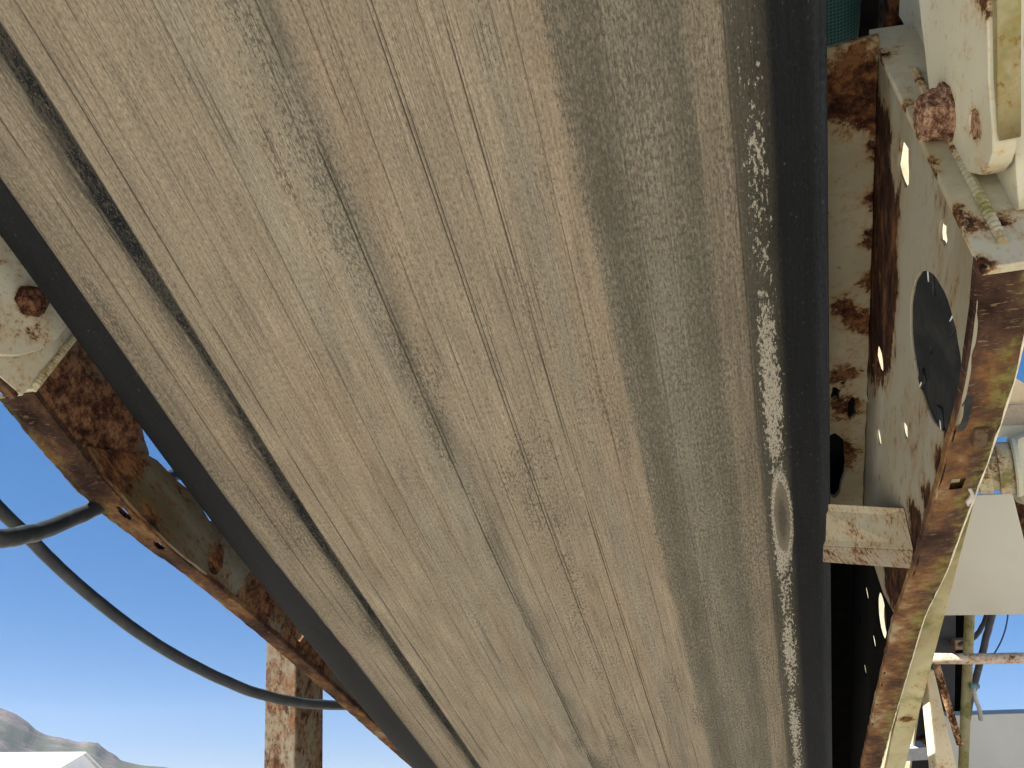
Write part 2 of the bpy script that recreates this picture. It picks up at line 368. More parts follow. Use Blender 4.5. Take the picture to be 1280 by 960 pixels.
STOPS = [(-.92, K(1)), (-.813, K(1)), (-.808, T(.74)), (-.780, T(.80)), (-.745, T(.93)), (-.722, T(.86)), (-.706, Y(.8)), (-.684, Y(.7)), (-.681, T(.97)),
         (-.640, T(1.03)), (-.560, T(1.0)), (-.520, T(.95)), (-.490, Y(1.42)), (-.455, T(.93)), (-.425, Y(1.34)), (-.388, Y(1.12)), (-.360, T(.84)), (-.290, T(.90)),
         (-.215, T(.95)), (-.195, T(.86)), (-.175, Y(1.22)), (-.155, T(.86)), (-.118, T(.86)), (-.108, Y(.86)), (-.085, Y(.62)), (-.070, Y(.70)), (-.060, Y(.98)), (-.030, Y(1.0)),
         (-.004, Y(.86)), (.006, Y(.70)), (.016, Y(.78)), (.024, T(.70)), (.054, T(.66)), (.058, Y(.42)), (.080, Y(.30)), (.092, Y(.20)), (.098, K(1)), (.133, K(1)), (.141, K(2.2)), (.2, K(2.2))]
def lerp3(x):
    for (a, ca), (b, cb) in zip(STOPS, STOPS[1:]):
        if x <= b:
            t = max(0, (x - a) / (b - a)); return [p + (q - p) * t for p, q in zip(ca, cb)]
    return list(STOPS[-1][1])
def ss(x, a, b):
    t = max(0.0, min(1.0, (x - a) / (b - a))); return t * t * (3 - 2 * t)
LINES = ((-.760, .0022, .60, 1), (-.742, .0013, .40, 2), (-.671, .0011, .35, 21), (-.650, .0017, .75, 3), (-.535, .0010, .45, 4), (-.505, .0010, .5, 5), (-.452, .001, .4, 6), (-.397, .0018, 1.0, 7), (-.3915, .0022, .45, 8), (-.352, .0010, .5, 9), (-.330, .0010, .45, 10),
         (-.285, .0012, .8, 11), (-.2800, .0011, .7, 12), (-.236, .0010, .5, 13), (-.2135, .0014, 1.0, 14), (-.2095, .0009, .5, 15), (-.145, .0009, .45, 16), (-.060, .0011, .35, 17), (-.585, .001, .35, 18), (-.62, .001, .3, 19), (.0555, .0013, .5, 20))
def groove_l(u): return -.684 - (.012 * (1 - ss(u, .38, .56)) + .0135 + .009 * ss(u, .64, .82) * (.7 + .5 * mnoise.noise(Vector((u * 3, 1, 2)))))
def prof(x):
    z = 0.0045 * math.exp(-((x + .691) / .006) ** 2) + 0.0012 * math.sin(x * 23) + .0008 * math.sin(x * 61)
    if x < -.81: z += 0.008 * ((-.81 - x) / .07) ** 2
    return z
XL, XR = -.876, .150
xs = []; x = XL
while x < XR - 1e-6:
    xs.append(x); x += .0016 if (-.735 < x < -.676 or -.816 < x < -.802 or .05 < x < .062) else .0045
xs.append(XR)
xs = [x for x in xs if all(abs(x - l[0]) > l[1] * 1.6 for l in LINES)]
for l in LINES: xs += [l[0] - l[1], l[0], l[0] + l[1]]
xs = sorted(set(round(x, 5) for x in xs))
us = [-1.4 + i * .12 for i in range(12)] + [.04 + i * .0125 for i in range(170)] + [2.2 + i * .15 for i in range(16)]
def stretch(x, u):
    k = .040 * (1 - math.exp(-max(0, u) ** 2 / .45)) - .016
    if u > 1.0: k -= .012 * min(1, (u - 1.0) / .9)
    return XR + (x - XR) * (1 + k)
TH = .011
nz = lambda a, b, c: mnoise.noise(Vector((a, b, c)))
co = []; base = []; zone = []; uvv = []; faces = []
for u in us:
    pr_ = {l[3]: ss(nz(u * 5.5, l[3] * 7.3, .5) + .6 * nz(u * 19, l[3] * 3.1, 1.5), -.75, -.1) for l in LINES}
    gl = groove_l(u); lin = -.811 + .014 * ss(u, .7, 1.6)
    for x in xs:
        calm = ss(x, -.68, -.62) * (1 - ss(x, .0, .05))
        xv = x + (nz(x * 9, u * 2.2, 0) * .005 + nz(x * 45, u * 14, 4) * .004) * calm + (-(lin + .811) if x < -.77 else 0)
        c = lerp3(xv); a = 0.0
        t = (.93 - .12 * ss(-x, .35, .75)) + .09 * nz(x * 14, u * 1.7, 9) + .13 * nz(x * 60, u * 9, 3) + .12 * nz(x * 26, u * 6, 13)
        w = ss(nz(x * 12, u * 2, 7), .0, .45) * .35
        dz = ss(x, lin - .002, lin + .003) * (1 - ss(x, .056, .10))
        if dz > .02:
            lum = min(1, max(0, (1.00 - c[1] / .211) / .42)); base_t = T(.88); mx = .44 - .32 * ss(x, -.14, -.10); c = [(q * (1 - mx) + r * mx) * t for q, r in zip(c, base_t)] if x < .05 else [q * t for q in c]; c = [c[0] * (1 + .07 * w), c[1] * (1 - .03 * w), c[2] * (1 - .08 * w)]
        # black groove with a combed left flank
        fw_ = .014 + .020 * ss(nz(u * 2.3, 4, 4), -.2, .35); fz = ss(x, gl - fw_, gl + .004) * (1 - ss(x, -.6855, -.6835))
        hard = ss(x, gl - .001, gl + .0035) * (1 - ss(x, -.6855, -.6835))
        m = max(hard, .85 * fz * ss(nz(x * 260 + 3 * nz(x * 40, u * 20, 1), u * 9, 2), -.30, .25))
        c = [q + (r - q) * m for q, r in zip(c, K(1.25))]
        for l in LINES:
            if abs(x - l[0]) < 1e-5: a = min(1, l[2] * 1.25) * pr_[l[3]]
        # smudge right of the long crack
        sm_ = ss(x, -.398, -.394) * (1 - ss(x, -.385, -.362)) * ss(nz(x * 20, u * 6, 11), -.25, .35) * .55
        c = [q + (r - q) * sm_ for q, r in zip(c, Y(.42))]
        gx = ss(x, .055, .073) * (1 - ss(x, .081, .098))
        dens = .13 * ss(u, .44, .66) + .115 + .13 * nz(u * 6, 0, 6) - .05 * ss(u, 1.05, 1.3) - .08 * ss(u, 1.6, 2.2)
        core = ss(u, .48, .60) * (1 - min(1, abs(x - .0745 + .0012 * nz(u * 30, 3, 1)) / .0036)) * .17 * ss(nz(u * 14, 5, 5), -.45, .0)
        f = gx * (dens + .10 * nz(x * 90, u * 22, 8)) + max(0, core) - .10 * (1 - ss(x, .03, .05)) - .16 * ss(x, .098, .108)
        co.append((stretch(x, u) + .0022 * nz(x * 2.5, u * 1.3, 5) * (1 if XL < x < XR else 0), u, prof(x)))
        co[-1] = (co[-1][0], co[-1][1], co[-1][2] + .0016 * a); base.append((*c, a)); zone.append((dz, f, ss(x, -.20, -.10) * (1 - ss(x, .05, .06)), min(1, (lum if dz > .02 else 0) * .95 + .06 + .58 * ss(nz(x * 9, u * 1.8, 12) + .7 * nz(x * 26, u * 5, 2), -.05, .55)))); uvv.append((x, u))
nx = len(xs)
for i in range(len(us) - 1):
    for j in range(nx - 1):
        q = i * nx + j; faces.append((q, q + nx, q + nx + 1, q + 1))
off = len(co)
for u in us:
    for x in (XL, XR):
        co.append((stretch(x, u), u, TH + prof(x))); base.append((*K(1.2), 0)); zone.append((0, -.3, 0, 0)); uvv.append((x, u))
for i in range(len(us) - 1):
    a, b = i * nx, (i + 1) * nx; p, q = off + i * 2, off + i * 2 + 2
    faces += [(a, p, q, b), (a + nx - 1, b + nx - 1, q + 1, p + 1), (p, p + 1, q + 1, q)]
bme = bpy.data.meshes.new('belt'); bme.from_pydata(co, [], faces); bme.update()
ua = bme.uv_layers.new(name='UVMap'); flat = []
for lp in bme.loops: flat += uvv[lp.vertex_index]
ua.data.foreach_set('uv', flat)
for nm, dat in (('base', base), ('zone', zone)):
    at_ = bme.attributes.new(nm, 'FLOAT_COLOR', 'POINT'); at_.data.foreach_set('color', [q for r in dat for q in r])
belt = thing('conveyor_belt', 'wide rubber conveyor belt caked in tan dust, black at both edges', 'conveyor belt', (-.37, .3, 0))
BM = belt_mat()
link('return_run', bme, BM, belt, smooth=True)
# carrying run above, troughed; unseen, added to shade the interior
bm = bmesh.new(); cs = [(-.95, .62), (-.78, .46), (-.62, .40), (-.12, .40), (.04, .46), (.21, .62)]; rows = []
for u in (-1.4, 0, 1.4, 2.8, 4.5): rows.append(([bm.verts.new((x, u, z)) for x, z in cs], [bm.verts.new((x, u, z + .012)) for x, z in cs]))
for (A, A2), (B, B2) in zip(rows, rows[1:]):
    for j in range(5): bm.faces.new((A[j], B[j], B[j + 1], A[j + 1])); bm.faces.new((A2[j], A2[j + 1], B2[j + 1], B2[j]))
    bm.faces.new((A[0], A2[0], B2[0], B[0])); bm.faces.new((A[5], B[5], B2[5], A2[5]))
link('carrying_run', bm_mesh(bm), rubber('belt_rubber'), belt)

# ------------------------------------------------------------------ right side frame
m_web = steel('shaded_web_paint', (0.225, 0.215, 0.160), -.03, spots=[(.216, .42, .085, .07, .22), (.216, .49, .065, .10, .34), (.216, .57, .055, .11, .38), (.216, .66, .06, .11, .36), (.216, .75, .075, .09, .26), (.216, .50, .015, .07, .24), (.216, .58, .005, .08, .28), (.216, .66, .01, .08, .28), (.216, .73, .02, .06, .22), (.216, .42, .03, .05, .16), (.216, .60, -.22, .05, .30), (.216, .68, -.225, .05, .32), (.216, .76, -.20, .05, .25), (.216, .84, -.165, .06, .34), (.216, .90, -.17, .05, .30), (.216, .96, -.15, .07, .30), (.216, 1.05, -.10, .11, .45)], grime=.55, stretch=(1, .35, 1), rust=[(0.36, (0.007, 0.004, 0.0035)), (0.46, (0.020, 0.009, 0.006)), (0.54, (0.042, 0.019, 0.010)), (0.62, (0.10, 0.046, 0.019))])  # cream paint and rust darkened to carry shade as well as grime
m_top = steel('shaded_top_paint', (0.235, 0.215, 0.150), -.045, spots=[(.19, .36, .075, .06, .24), (.20, .40, .075, .06, .30), (.175, .39, .075, .03, .24), (.222, .46, .075, .030, .34), (.222, .52, .075, .035, .36), (.222, .58, .075, .032, .34), (.222, .64, .075, .035, .36), (.222, .72, .075, .03, .34), (.18, .675, .075, .03, .28), (.20, .70, .075, .035, .24), (.18, .80, .075, .04, .2), (.185, .86, .075, .05, .28), (.170, .96, .075, .07, .30), (.222, .42, .075, .03, .3)], grime=.45)  # dirty cream darkened further, shade of the recess put into the colour
m_fl = steel('flange_rust', (0.085, 0.062, 0.042), .05, moss=.35, grime=.5, rust=[(0.34, (0.014, 0.008, 0.007)), (0.43, (0.034, 0.018, 0.014)), (0.50, (0.062, 0.034, 0.022)), (0.58, (0.135, 0.068, 0.028)), (0.66, (0.06, 0.04, 0.03))], mossc=((0.022, 0.026, 0.010), (0.085, 0.082, 0.032)))
m_fl2 = steel('beam_paint', (0.36, 0.335, 0.20), -.05, spots=[(.28, 1.62, -.05, .03, .3)], moss=.6, grime=.6, stretch=(1, .5, 1))
m_cream = steel('cream_paint', CREAM, -.07, grime=.25)
m_spot = steel('spotted_paint', (0.31, 0.295, 0.22), .01, scale=1.3, grime=.4)
m_bolt = steel('bolt_rust', (0.3, 0.2, 0.12), .3, scale=2.6, rust=[(0.34, (0.03, 0.014, 0.010)), (0.43, (0.10, 0.05, 0.032)), (0.50, (0.20, 0.115, 0.075)), (0.58, (0.34, 0.22, 0.14))])
m_rust = steel('deep_rust', (0.25, 0.14, 0.08), .25)
m_dark = rubber('black_rubber', (0.008, 0.011, 0.0135), .6, .10)
m_blk = plain('shade_and_column_black', (0.003, 0.003, 0.003), .95, .4, 30, .03)  # black for painted cavity shade, and for the column's side face
m_weld = steel('weld_paint', (0.36, 0.34, 0.23), .0, scale=1.6, grime=.7, moss=.2)

LOW = [(.403, .248), (.473, .254), (.541, .251), (.574, .245), (.669, .229), (.755, .211), (.844, .192), (.913, .180), (1.115, .125), (1.389, .080), (1.70, .030), (1.966, -.012), (2.5, -.085)]
fr = thing('side_girder', 'cream steel side frame right of the belt with bolt holes and round opening', 'girder', (.22, .40, -.25))
out = [(.340, -.115)] + [(.403, .248)] + LOW[1:8] + [(1.112, .1245), (1.15, .06), (1.16, -.02), (1.16, -.115)]
holes = [circ((.562, .167), .0810, 48, .012)] + [circ(c, r * .88, 12, .22) for c, r in (((.424, .031), .024), ((.429, .160), .012), ((.730, -.022), .023), ((.853, -.080), .013), ((.864, -.008), .013), ((.741, .101), .0135))]
plate('web_plate', rough(out, .02, .0005), holes, m_web, fr, 'v', .2180, .003)
# top plate, with rusted-through openings, seen from below
plate('top_plate', rough([(.06, .335), (.2155, .330), (.2155, 1.16), (.06, 1.16)], .02, .0008),
      [circ((.173, .835), .007, 12, .35, .012), circ((.168, .990), .020, 18, .12, .075), [(.196, .845), (.2, .85), (.2, .885), (.193, .895), (.189, .88), (.19, .855)]], m_top, fr, 'w', -.079, .008)
# continuation of the web behind the cross plate, black to imitate enclosed shade
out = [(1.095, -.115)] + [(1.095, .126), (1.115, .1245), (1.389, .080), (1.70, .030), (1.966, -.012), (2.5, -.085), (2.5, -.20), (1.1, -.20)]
plate('shade_black_web', rough(out, .02, .0006), [circ((1.22, .055), .05, 24, .01, .03), circ((1.36, .02), .014, 12, .1), circ((1.30, -.04), .014, 12, .1), circ((1.55, -.03), .014, 12, .1), circ((1.45, -.08), .010, 12, .1)], m_blk, fr, 'v', .2190, .003)
plate('shade_cover', [(.08, 1.17), (.2155, 1.17), (.2155, 2.5), (.08, 2.5)], [], m_blk, fr, 'w', -.14, .006)  # black sheet added as the shade inside the closed box
pr = [(-.03, .05)]
plate('rubber_pad', circ((1.24, .055), .040, 24, .01, .026), [], m_dark, fr, 'v', .231, .006)
# lower flange following the curved edge, with a ragged slot
bm = bmesh.new(); A = []
P = []
for i in range(len(LOW) - 1):
    a0, b0 = Vector(LOW[i]), Vector(LOW[i + 1]); kk = max(2, int((b0 - a0).length / .02))
    for j in range(kk): P.append(a0.lerp(b0, j / kk))
P.append(Vector(LOW[-1]))
# smooth
for it in range(3): P = [P[0]] + [(P[i - 1] + P[i] * 2 + P[i + 1]) / 4 for i in range(1, len(P) - 1)] + [P[-1]]
VS = [.2150, .2185, .2270, .2400, .2515, .2558]
grid = []
for i, p in enumerate(P):
    row = []
    for j, vv in enumerate(VS):
        e = random.uniform(-.0009, .0009)
        row.append(((vv + (e if j in (0, 5) else 0)), p.x, -(p.y + .0005 + (-.0012 if j in (0, 5) else 0) + random.uniform(-.0005, .0005))))
    grid.append(row)
lo = [[bm.verts.new(q) for q in r] for r in grid]; hi = [[bm.verts.new((q[0], q[1], q[2] + .009)) for q in r] for r in grid]
def openq(i, j):
    yc = (grid[i][0][1] + grid[i + 1][0][1]) / 2
    return j == 2 and .692 < yc < .722
for i in range(len(P) - 1):
    for j in range(len(VS) - 1):
        if openq(i, j): continue
        bm.faces.new((lo[i][j], lo[i][j + 1], lo[i + 1][j + 1], lo[i + 1][j])); bm.faces.new((hi[i][j], hi[i + 1][j], hi[i + 1][j + 1], hi[i][j + 1]))
    bm.faces.new((lo[i][0], lo[i + 1][0], hi[i + 1][0], hi[i][0])); bm.faces.new((lo[i][-1], hi[i][-1], hi[i + 1][-1], lo[i + 1][-1]))
bm.faces.new(lo[0] + hi[0][::-1]); bm.faces.new(lo[-1] + hi[-1][::-1])
link('lower_flange', bm_mesh(bm), flange_steel('flange_scale', .2155, .2555), fr, label='rust-brown curved lower flange with green moss')
# bright worn outer lip of the flange
bm = bmesh.new(); tube_bm([Vector((.2570, p.x, -p.y + .003)) for p in P], .0016, 6, bm)
link('worn_edge', bm_mesh(bm), plain('worn_paint', (.62, .58, .42), .5, .2, 40), fr, smooth=True)
# patch of folded metal on the flange and the snagged clip by the slot
bm = bmesh.new(); 
for i, (yy, zz) in enumerate(((.595, -.2445), (.603, -.2500), (.613, -.2510), (.621, -.2405))): pass
box('welded_patch', (.2335, .598, -.2455), (.2455, .622, -.2345), m_fl, fr, .002)
tube('snagged_clip', catmull([(.247, .712, -.221), (.250, .722, -.2235), (.248, .735, -.221), (.251, .748, -.215)], 5), [.0018] * 5 + [.0028] * 6 + [.0014] * 5, plain('pale_plastic', (.40, .36, .33), .6), fr, 8)
# straight outer chord
bm = bmesh.new()
def chord(u): return .206 - .103 * u
hexa(bm, [(.262, .55, -chord(.55)), (.300, .55, -chord(.55)), (.300, .55, -chord(.55) + .012), (.262, .55, -chord(.55) + .012),
          (.262, 2.6, -chord(2.6)), (.300, 2.6, -chord(2.6)), (.300, 2.6, -chord(2.6) + .012), (.262, 2.6, -chord(2.6) + .012)])
link('outer_chord', bm_mesh(bevel(bm, .0015)), m_fl2, fr, label='pale mossy straight chord beside the rusty flange')
# slanted cross plate with ledge, its far end running in above the belt
bm = bmesh.new()
A = [(.2155, .8598, -.1236), (.2155, .8848, -.1706), (.1243, 1.138, .0350), (.1202, 1.045, .0500)]
hexa(bm, A + [(x, y + .010, z + .006) for x, y, z in A])
link('cross_plate', bm_mesh(bevel(bm, .001)), m_spot, fr, label='spotted cream cross plate between web and belt')
bm = bmesh.new()
A = [(.2155, .886, -.1715), (.2155, .930, -.1670), (.1243, 1.180, .0310), (.1243, 1.140, .0335)]
hexa(bm, A + [(x, y, z + .006) for x, y, z in A])
link('ledge', bm_mesh(bevel(bm, .001)), steel('ledge_paint', (0.26, 0.25, 0.21), .05, scale=1.3, grime=.6), fr)
plate('shade_backing', [(.0, .72), (.25, .72), (.25, 1.4), (.0, 1.4)], [], m_blk, fr, 'w', -.20, .005)  # added black sheet, painted shade behind the top plate openings
# end plate across the front edge of the web, leaning with it
bm = bmesh.new()
def fe(w): return .340 + (.403 - .340) * (w + .115) / .363
c8 = []
for dy in (-.004, .004):
    c8 += [(.2145, fe(.262) + dy, -.258), (.300, fe(.262) + dy, -.258), (.300, fe(-.10) + dy, .10), (.2145, fe(-.115) + dy, .115)]
hexa(bm, c8); link('end_plate', bm_mesh(bevel(bm, .0012)), steel('end_paint', (0.36, 0.345, 0.255), -.04, spots=[(.2145, fe(w_), -w_, r_, k_) for w_, r_, k_ in ((-.06, .030, .14), (.03, .013, .20), (.075, .010, .22), (.118, .020, .17), (.135, .011, .24), (.185, .012, .2), (.205, .030, .16), (.252, .020, .24))] + [(.243, fe(w_), -w_, r_, .17) for w_, r_ in ((.09, .012), (.21, .018))], grime=.6, scale=1.4), fr)
weld_bead('weld_bead', (.2360, fe(-.02) - .0045, .02), (.2360, fe(.236) - .0045, -.236), m_weld, fr, .0044)
# round cover in the opening, held by four clips
plate('rubber_cover', circ((.562, .167), .0835, 40), [circ((.575, .150), .004, 8)], m_dark, fr, 'v', .2225, .006)
bare = plain('bare_metal', (.5, .5, .47), .4, .2)
for ang in (28, 150, 205, 335):
    a_ = math.radians(ang); cx, cy = .562 + .076 * math.cos(a_), .167 + .076 * math.sin(a_); r_ = Matrix.Rotation(a_, 2)
    pl = [tuple(Vector((cx, cy)) + r_ @ Vector(q)) for q in ((-.018, -.007), (.012, -.007), (.012, .007), (-.018, .007))]
    cl = plate('clip', pl, [], m_dark, fr, 'v', .2185, .003)
    pl = [tuple(Vector((cx, cy)) + r_ @ Vector(q)) for q in ((-.006, .003), (.004, .003), (.005, .0050), (-.004, .0045))]
    plate('bright_edge', pl, [], bare, cl, 'v', .2168, .0012, .0003)

# hinge ear at the right
ear = thing('hinge_ear', 'thick cream hinge ear with rusty hex bolt at top right', 'hinge ear', (.245, .38, -.10))
eo = [(.200, -.075), (.262, -.044), (.284, -.018), (.362, .039), (.383, .064), (.386, .100), (.378, .152), (.366, .180), (.352, .191), (.338, .195), (.326, .190), (.290, .169), (.238, .148), (.150, .118), (.12, .0)]
plate('ear_plate', rough(eo, .015, .0004), [circ((.334, .151), .0115, 18, .06)], steel('ear_paint', (0.47, 0.455, 0.345), -.06, spots=[(.235, .334, -.151, .026, .22), (.235, .365, -.185, .03, .14), (.235, .24, -.14, .03, .2), (.235, .25, .0, .03, .12)], grime=.45), ear, 'v', .2435, .017, .0015)
plate('hole_plug', circ((.334, .151), .0118, 16), [], m_bolt, ear, 'v', .243, .014)
plate('backing_plate', rough([(.15, -.16), (.345, -.16), (.398, .19), (.388, .206), (.28, .14), (.15, .10)], .02, .0006), [], m_cream, ear, 'v', .262, .012)
plate('ear_side_strip', rough([(.15, .112), (.238, .1485), (.290, .1695), (.326, .1905), (.330, .1945), (.296, .181), (.24, .160), (.15, .124)], .02, .0005), [], steel('ear_edge', (0.27, 0.25, 0.14), .0, moss=.5, grime=.7), ear, 'v', .246, .016)
bolt = link('hex_bolt', bm_mesh(craggy(lathe_bm((.235, .355, -.082), (-1, 0, 0), [(-.002, .0245), (.004, .0255), (.011, .0245), (.018, .0235), (.0225, .018)], 6, wob=.05), .0022)), m_bolt, ear, label='chunky hex bolt eaten by rust')
link('washer', bm_mesh(lathe_bm((.235, .355, -.082), (-1, 0, 0), [(-.001, .028), (.0028, .028), (.0035, .026)], 22, wob=.04)), m_bolt, bolt)
# dark bar beyond the ear
dk = thing('dark_steel_bar', 'dark pitted steel bar at the upper right picture edge', 'steel bar', (.31, .45, -.1))
m_pit = steel('pitted_dark', (0.035, 0.032, 0.035), -.02, grime=.4)
plate('bar', rough([(.285, .00), (.33, .018), (.505, .075), (.515, .10), (.478, .13), (.29, .085), (.2, .05), (.2, -.02)], .02, .0008), [], m_pit, dk, 'v', .306, .016)
for c_ in ((.455, .106), (.472, .100), (.463, .094)):
    link('rivet', bm_mesh(lathe_bm((.298, c_[0], -c_[1]), (-1, 0, 0), [(-.001, .002), (.001, .002), (.0015, .001)], 8)), plain('bright_rivet', (.6, .58, .5), .4), dk)

# things above the frame at the top edge
teal = thing('teal_mesh_roll', 'rolled teal mesh cloth behind the top of the belt edge', 'mesh cloth', (.19, .42, .25))
def teal_mat():
    g = G('teal_mesh'); co = g.coord(); s = g.sep(co)
    a_ = g.m_('SINE', g.mul(s[0], 1500)); b2 = g.m_('SINE', g.mul(s[1], 1500)); w_ = g.m_('MAXIMUM', a_, b2)
    c = g.mix(g.sm(w_, .2, .9), (0.012, 0.06, 0.058), (0.045, 0.16, 0.15)); g.bump(w_, .5, .001); return g.fin(c, .7)
P0 = [Vector((.196, .10, .30)), Vector((.196, .38, .28)), Vector((.205, .50, .27))]
link('roll', bm_mesh(tube_bm(catmull([(.205, -.2, .30), (.205, .20, .285), (.202, .36, .28), (.196, .43, .28)], 8), [.040] * 20 + [.040, .038, .034, .026, .012], 20)), teal_mat(), teal, smooth=True)
wp = thing('weathered_plate', 'blue-grey weathered plate with rust streak at top edge', 'steel plate', (.27, .3, .15))
m_blue = steel('weathered_blue', (0.16, 0.19, 0.23), -.02, spots=[(.246, .36, .2, .1, .18)], grime=.7)
plate('plate', rough([(.05, -.32), (.46, -.30), (.42, -.05), (.36, -.06), (.05, -.2)], .03, .001), [], m_blue, wp, 'v', .275, .01)
box('rusty_strip', (.246, .10, .16), (.262, .40, .185), m_rust, wp, .002)
ds = thing('shade_panel', 'added black sheet standing in for shadow beyond the belt at top right', 'panel', (.2, .6, .4))
plate('panel', [(.0, -.6), (.29, -.6), (.29, .55), (.0, .55)], [], m_blk, ds, 'w', -.36, .006)  # black sheet added for the shadow in this gap

# sunlit outer side guard, glimpsed through the bolt holes
og = thing('side_guard', 'sunlit cream guard panel glimpsed through the bolt holes', 'guard panel', (.52, 1.2, .8))
plate('panel', rough([(.55, -1.6), (4.4, -1.6), (4.4, -.47), (.55, -.47)], .1, .001), [], steel('guard_paint', (0.36, 0.32, 0.21), -.05, grime=.4), og, 'v', .50, .006)

# ------------------------------------------------------------------ left side frame
m_lw = steel('shaded_left_web', (0.12, 0.122, 0.105), .02, spots=[(-.95, .57, .0, .12, .25), (-.95, .66, .02, .1, .25), (-.95, .70, -.03, .08, .2), (-.95, 1.18, .02, .1, .25), (-.95, 1.40, .05, .2, .2)], rust=[(0.34, (0.014, 0.007, 0.006)), (0.43, (0.04, 0.017, 0.011)), (0.50, (0.085, 0.04, 0.022)), (0.58, (0.16, 0.085, 0.045))], grime=.6)  # paint lowered so the colour itself holds the shade on this side
m_lf = steel('left_flange_rust', (0.075, 0.05, 0.034), .08, mossc=((0.03, 0.03, 0.012), (0.10, 0.095, 0.035)), moss=.15, grime=.5, rust=[(0.34, (0.012, 0.007, 0.006)), (0.43, (0.030, 0.016, 0.012)), (0.50, (0.055, 0.030, 0.021)), (0.58, (0.115, 0.062, 0.034)), (0.66, (0.06, 0.04, 0.03))])
m_lg = steel('left_gusset', (0.08, 0.077, 0.058), .025, spots=[(-.94, .70, -.03, .10, .18), (-.94, 1.01, .0, .06, .22), (-.94, .82, -.06, .05, .12)], grime=.9, stretch=(1, .4, 1))
lf = thing('side_girder', 'rusty brown side frame left of the belt, tapering away below blue sky', 'girder', (-.96, .55, -.06))
LL = [(.522, .050), (.600, .0555), (.700, .0600), (.790, .0600), (.900, .052), (1.00, .036), (1.10, .022), (1.267, .001), (1.45, -.020), (1.602, -.037), (1.85, -.062), (2.10, -.088), (2.6, -.14)]
plate('web_plate', rough([(.520, -.078), (.522, .046)] + [(a_, b2 - .003) for a_, b2 in LL[1:4]] + [(.80, .05), (.77, -.02), (.750, -.046), (.728, -.056), (.700, -.075), (.60, -.12)], .02, .0008), [], m_lw, lf, 'v', -.955, .008)
plate('gusset', rough([(.640, .045), (.663, .030), (.735, -.028), (.765, -.040), (.822, -.045), (.860, -.053), (.867, -.061), (.875, -.055), (.917, -.049), (.97, -.042), (1.01, -.026), (1.024, -.002), (1.019, .020), (1.00, .034), (.90, .050), (.790, .058), (.70, .058)], .02, .001), [], m_lg, lf, 'v', -.945, .008)
plate('far_web', rough([(.93, .044)] + [(a_, b2 - .003) for a_, b2 in LL[5:]] + [(2.6, -.30), (1.1, -.16), (.95, -.055)], .025, .001), [circ((1.35, -.06), .02, 12, .2)], m_lw, lf, 'v', -.957, .008)
# flange with ragged holes
P = []
for i in range(len(LL) - 1):
    a0, b0 = Vector(LL[i]), Vector(LL[i + 1]); kk = max(2, int((b0 - a0).length / (.005 if a0.x < 1.0 else .012)))
    for j in range(kk): P.append(a0.lerp(b0, j / kk))
P.append(Vector(LL[-1]))
for it in range(4): P = [P[0]] + [(P[i - 1] + P[i] * 2 + P[i + 1]) / 4 for i in range(1, len(P) - 1)] + [P[-1]]
def outer_v(u): return -.950 - (.064 if u < .72 else (.064 - (u - .72) / .2 * .026 if u < .92 else .036))
bm = bmesh.new(); lo = []; hi = []
NV = 16
for i, p in enumerate(P):
    ov = outer_v(p.x); rl = []; rh = []
    for j in range(NV):
        t = j / (NV - 1); vv = -.950 + (ov + .950) * t; e = random.uniform(-.0011, .0011) if j in (0, NV - 1) else 0
        w_ = p.y + .001 + (-.0015 if j in (0, NV - 1) else 0) + mnoise.noise(Vector((vv * 60, p.x * 40, 0))) * .0014
        rl.append(bm.verts.new((vv + e, p.x, -w_))); rh.append(bm.verts.new((vv + e, p.x, -w_ + .009)))
    lo.append(rl); hi.append(rh)
def hole(i, j):
    u = (P[i].x + P[i + 1].x) / 2; ov = outer_v(u); vv = -.950 + (ov + .950) * (j + .5) / (NV - 1)
    return ((u - .783) / .018) ** 2 + ((vv + .964) / .0075) ** 2 < 1 or ((u - .880) / .013) ** 2 + ((vv + .963) / .0075) ** 2 < 1
for i in range(len(P) - 1):
    for j in range(NV - 1):
        if hole(i, j): continue
        bm.faces.new((lo[i][j], lo[i][j + 1], lo[i + 1][j + 1], lo[i + 1][j])); bm.faces.new((hi[i][j], hi[i + 1][j], hi[i + 1][j + 1], hi[i][j + 1]))
    bm.faces.new((lo[i][0], lo[i + 1][0], hi[i + 1][0], hi[i][0])); bm.faces.new((lo[i][-1], hi[i][-1], hi[i + 1][-1], lo[i + 1][-1]))
bm.faces.new(lo[0] + hi[0][::-1]); bm.faces.new(lo[-1] + hi[-1][::-1])
link('lower_flange', bm_mesh(bm), flange_steel('left_flange_scale', -.95, -1.0, .5, .4, .72), lf, label='rusty flange with two ragged holes')
# outer upstand behind the flange holes so the section reads as a channel
plate('outer_lip', rough([(.522, .044), (.70, .055), (.79, .054), (.79, .040), (.522, .020)], .02, .0008), [], m_lf, lf, 'v', -1.012, .006)
# front end plate, welded
bm = bmesh.new()
hexa(bm, [(-1.010, .516, -.044), (-.948, .516, -.047), (-.948, .512, .078), (-1.010, .512, .078), (-1.010, .524, -.044), (-.948, .524, -.047), (-.948, .520, .078), (-1.010, .520, .078)])
link('end_plate', bm_mesh(bevel(bm, .001)), m_cream, lf)
weld_bead('weld_bead', (-.946, .512, .085), (-.946, .516, -.042), m_weld, lf, .0055)
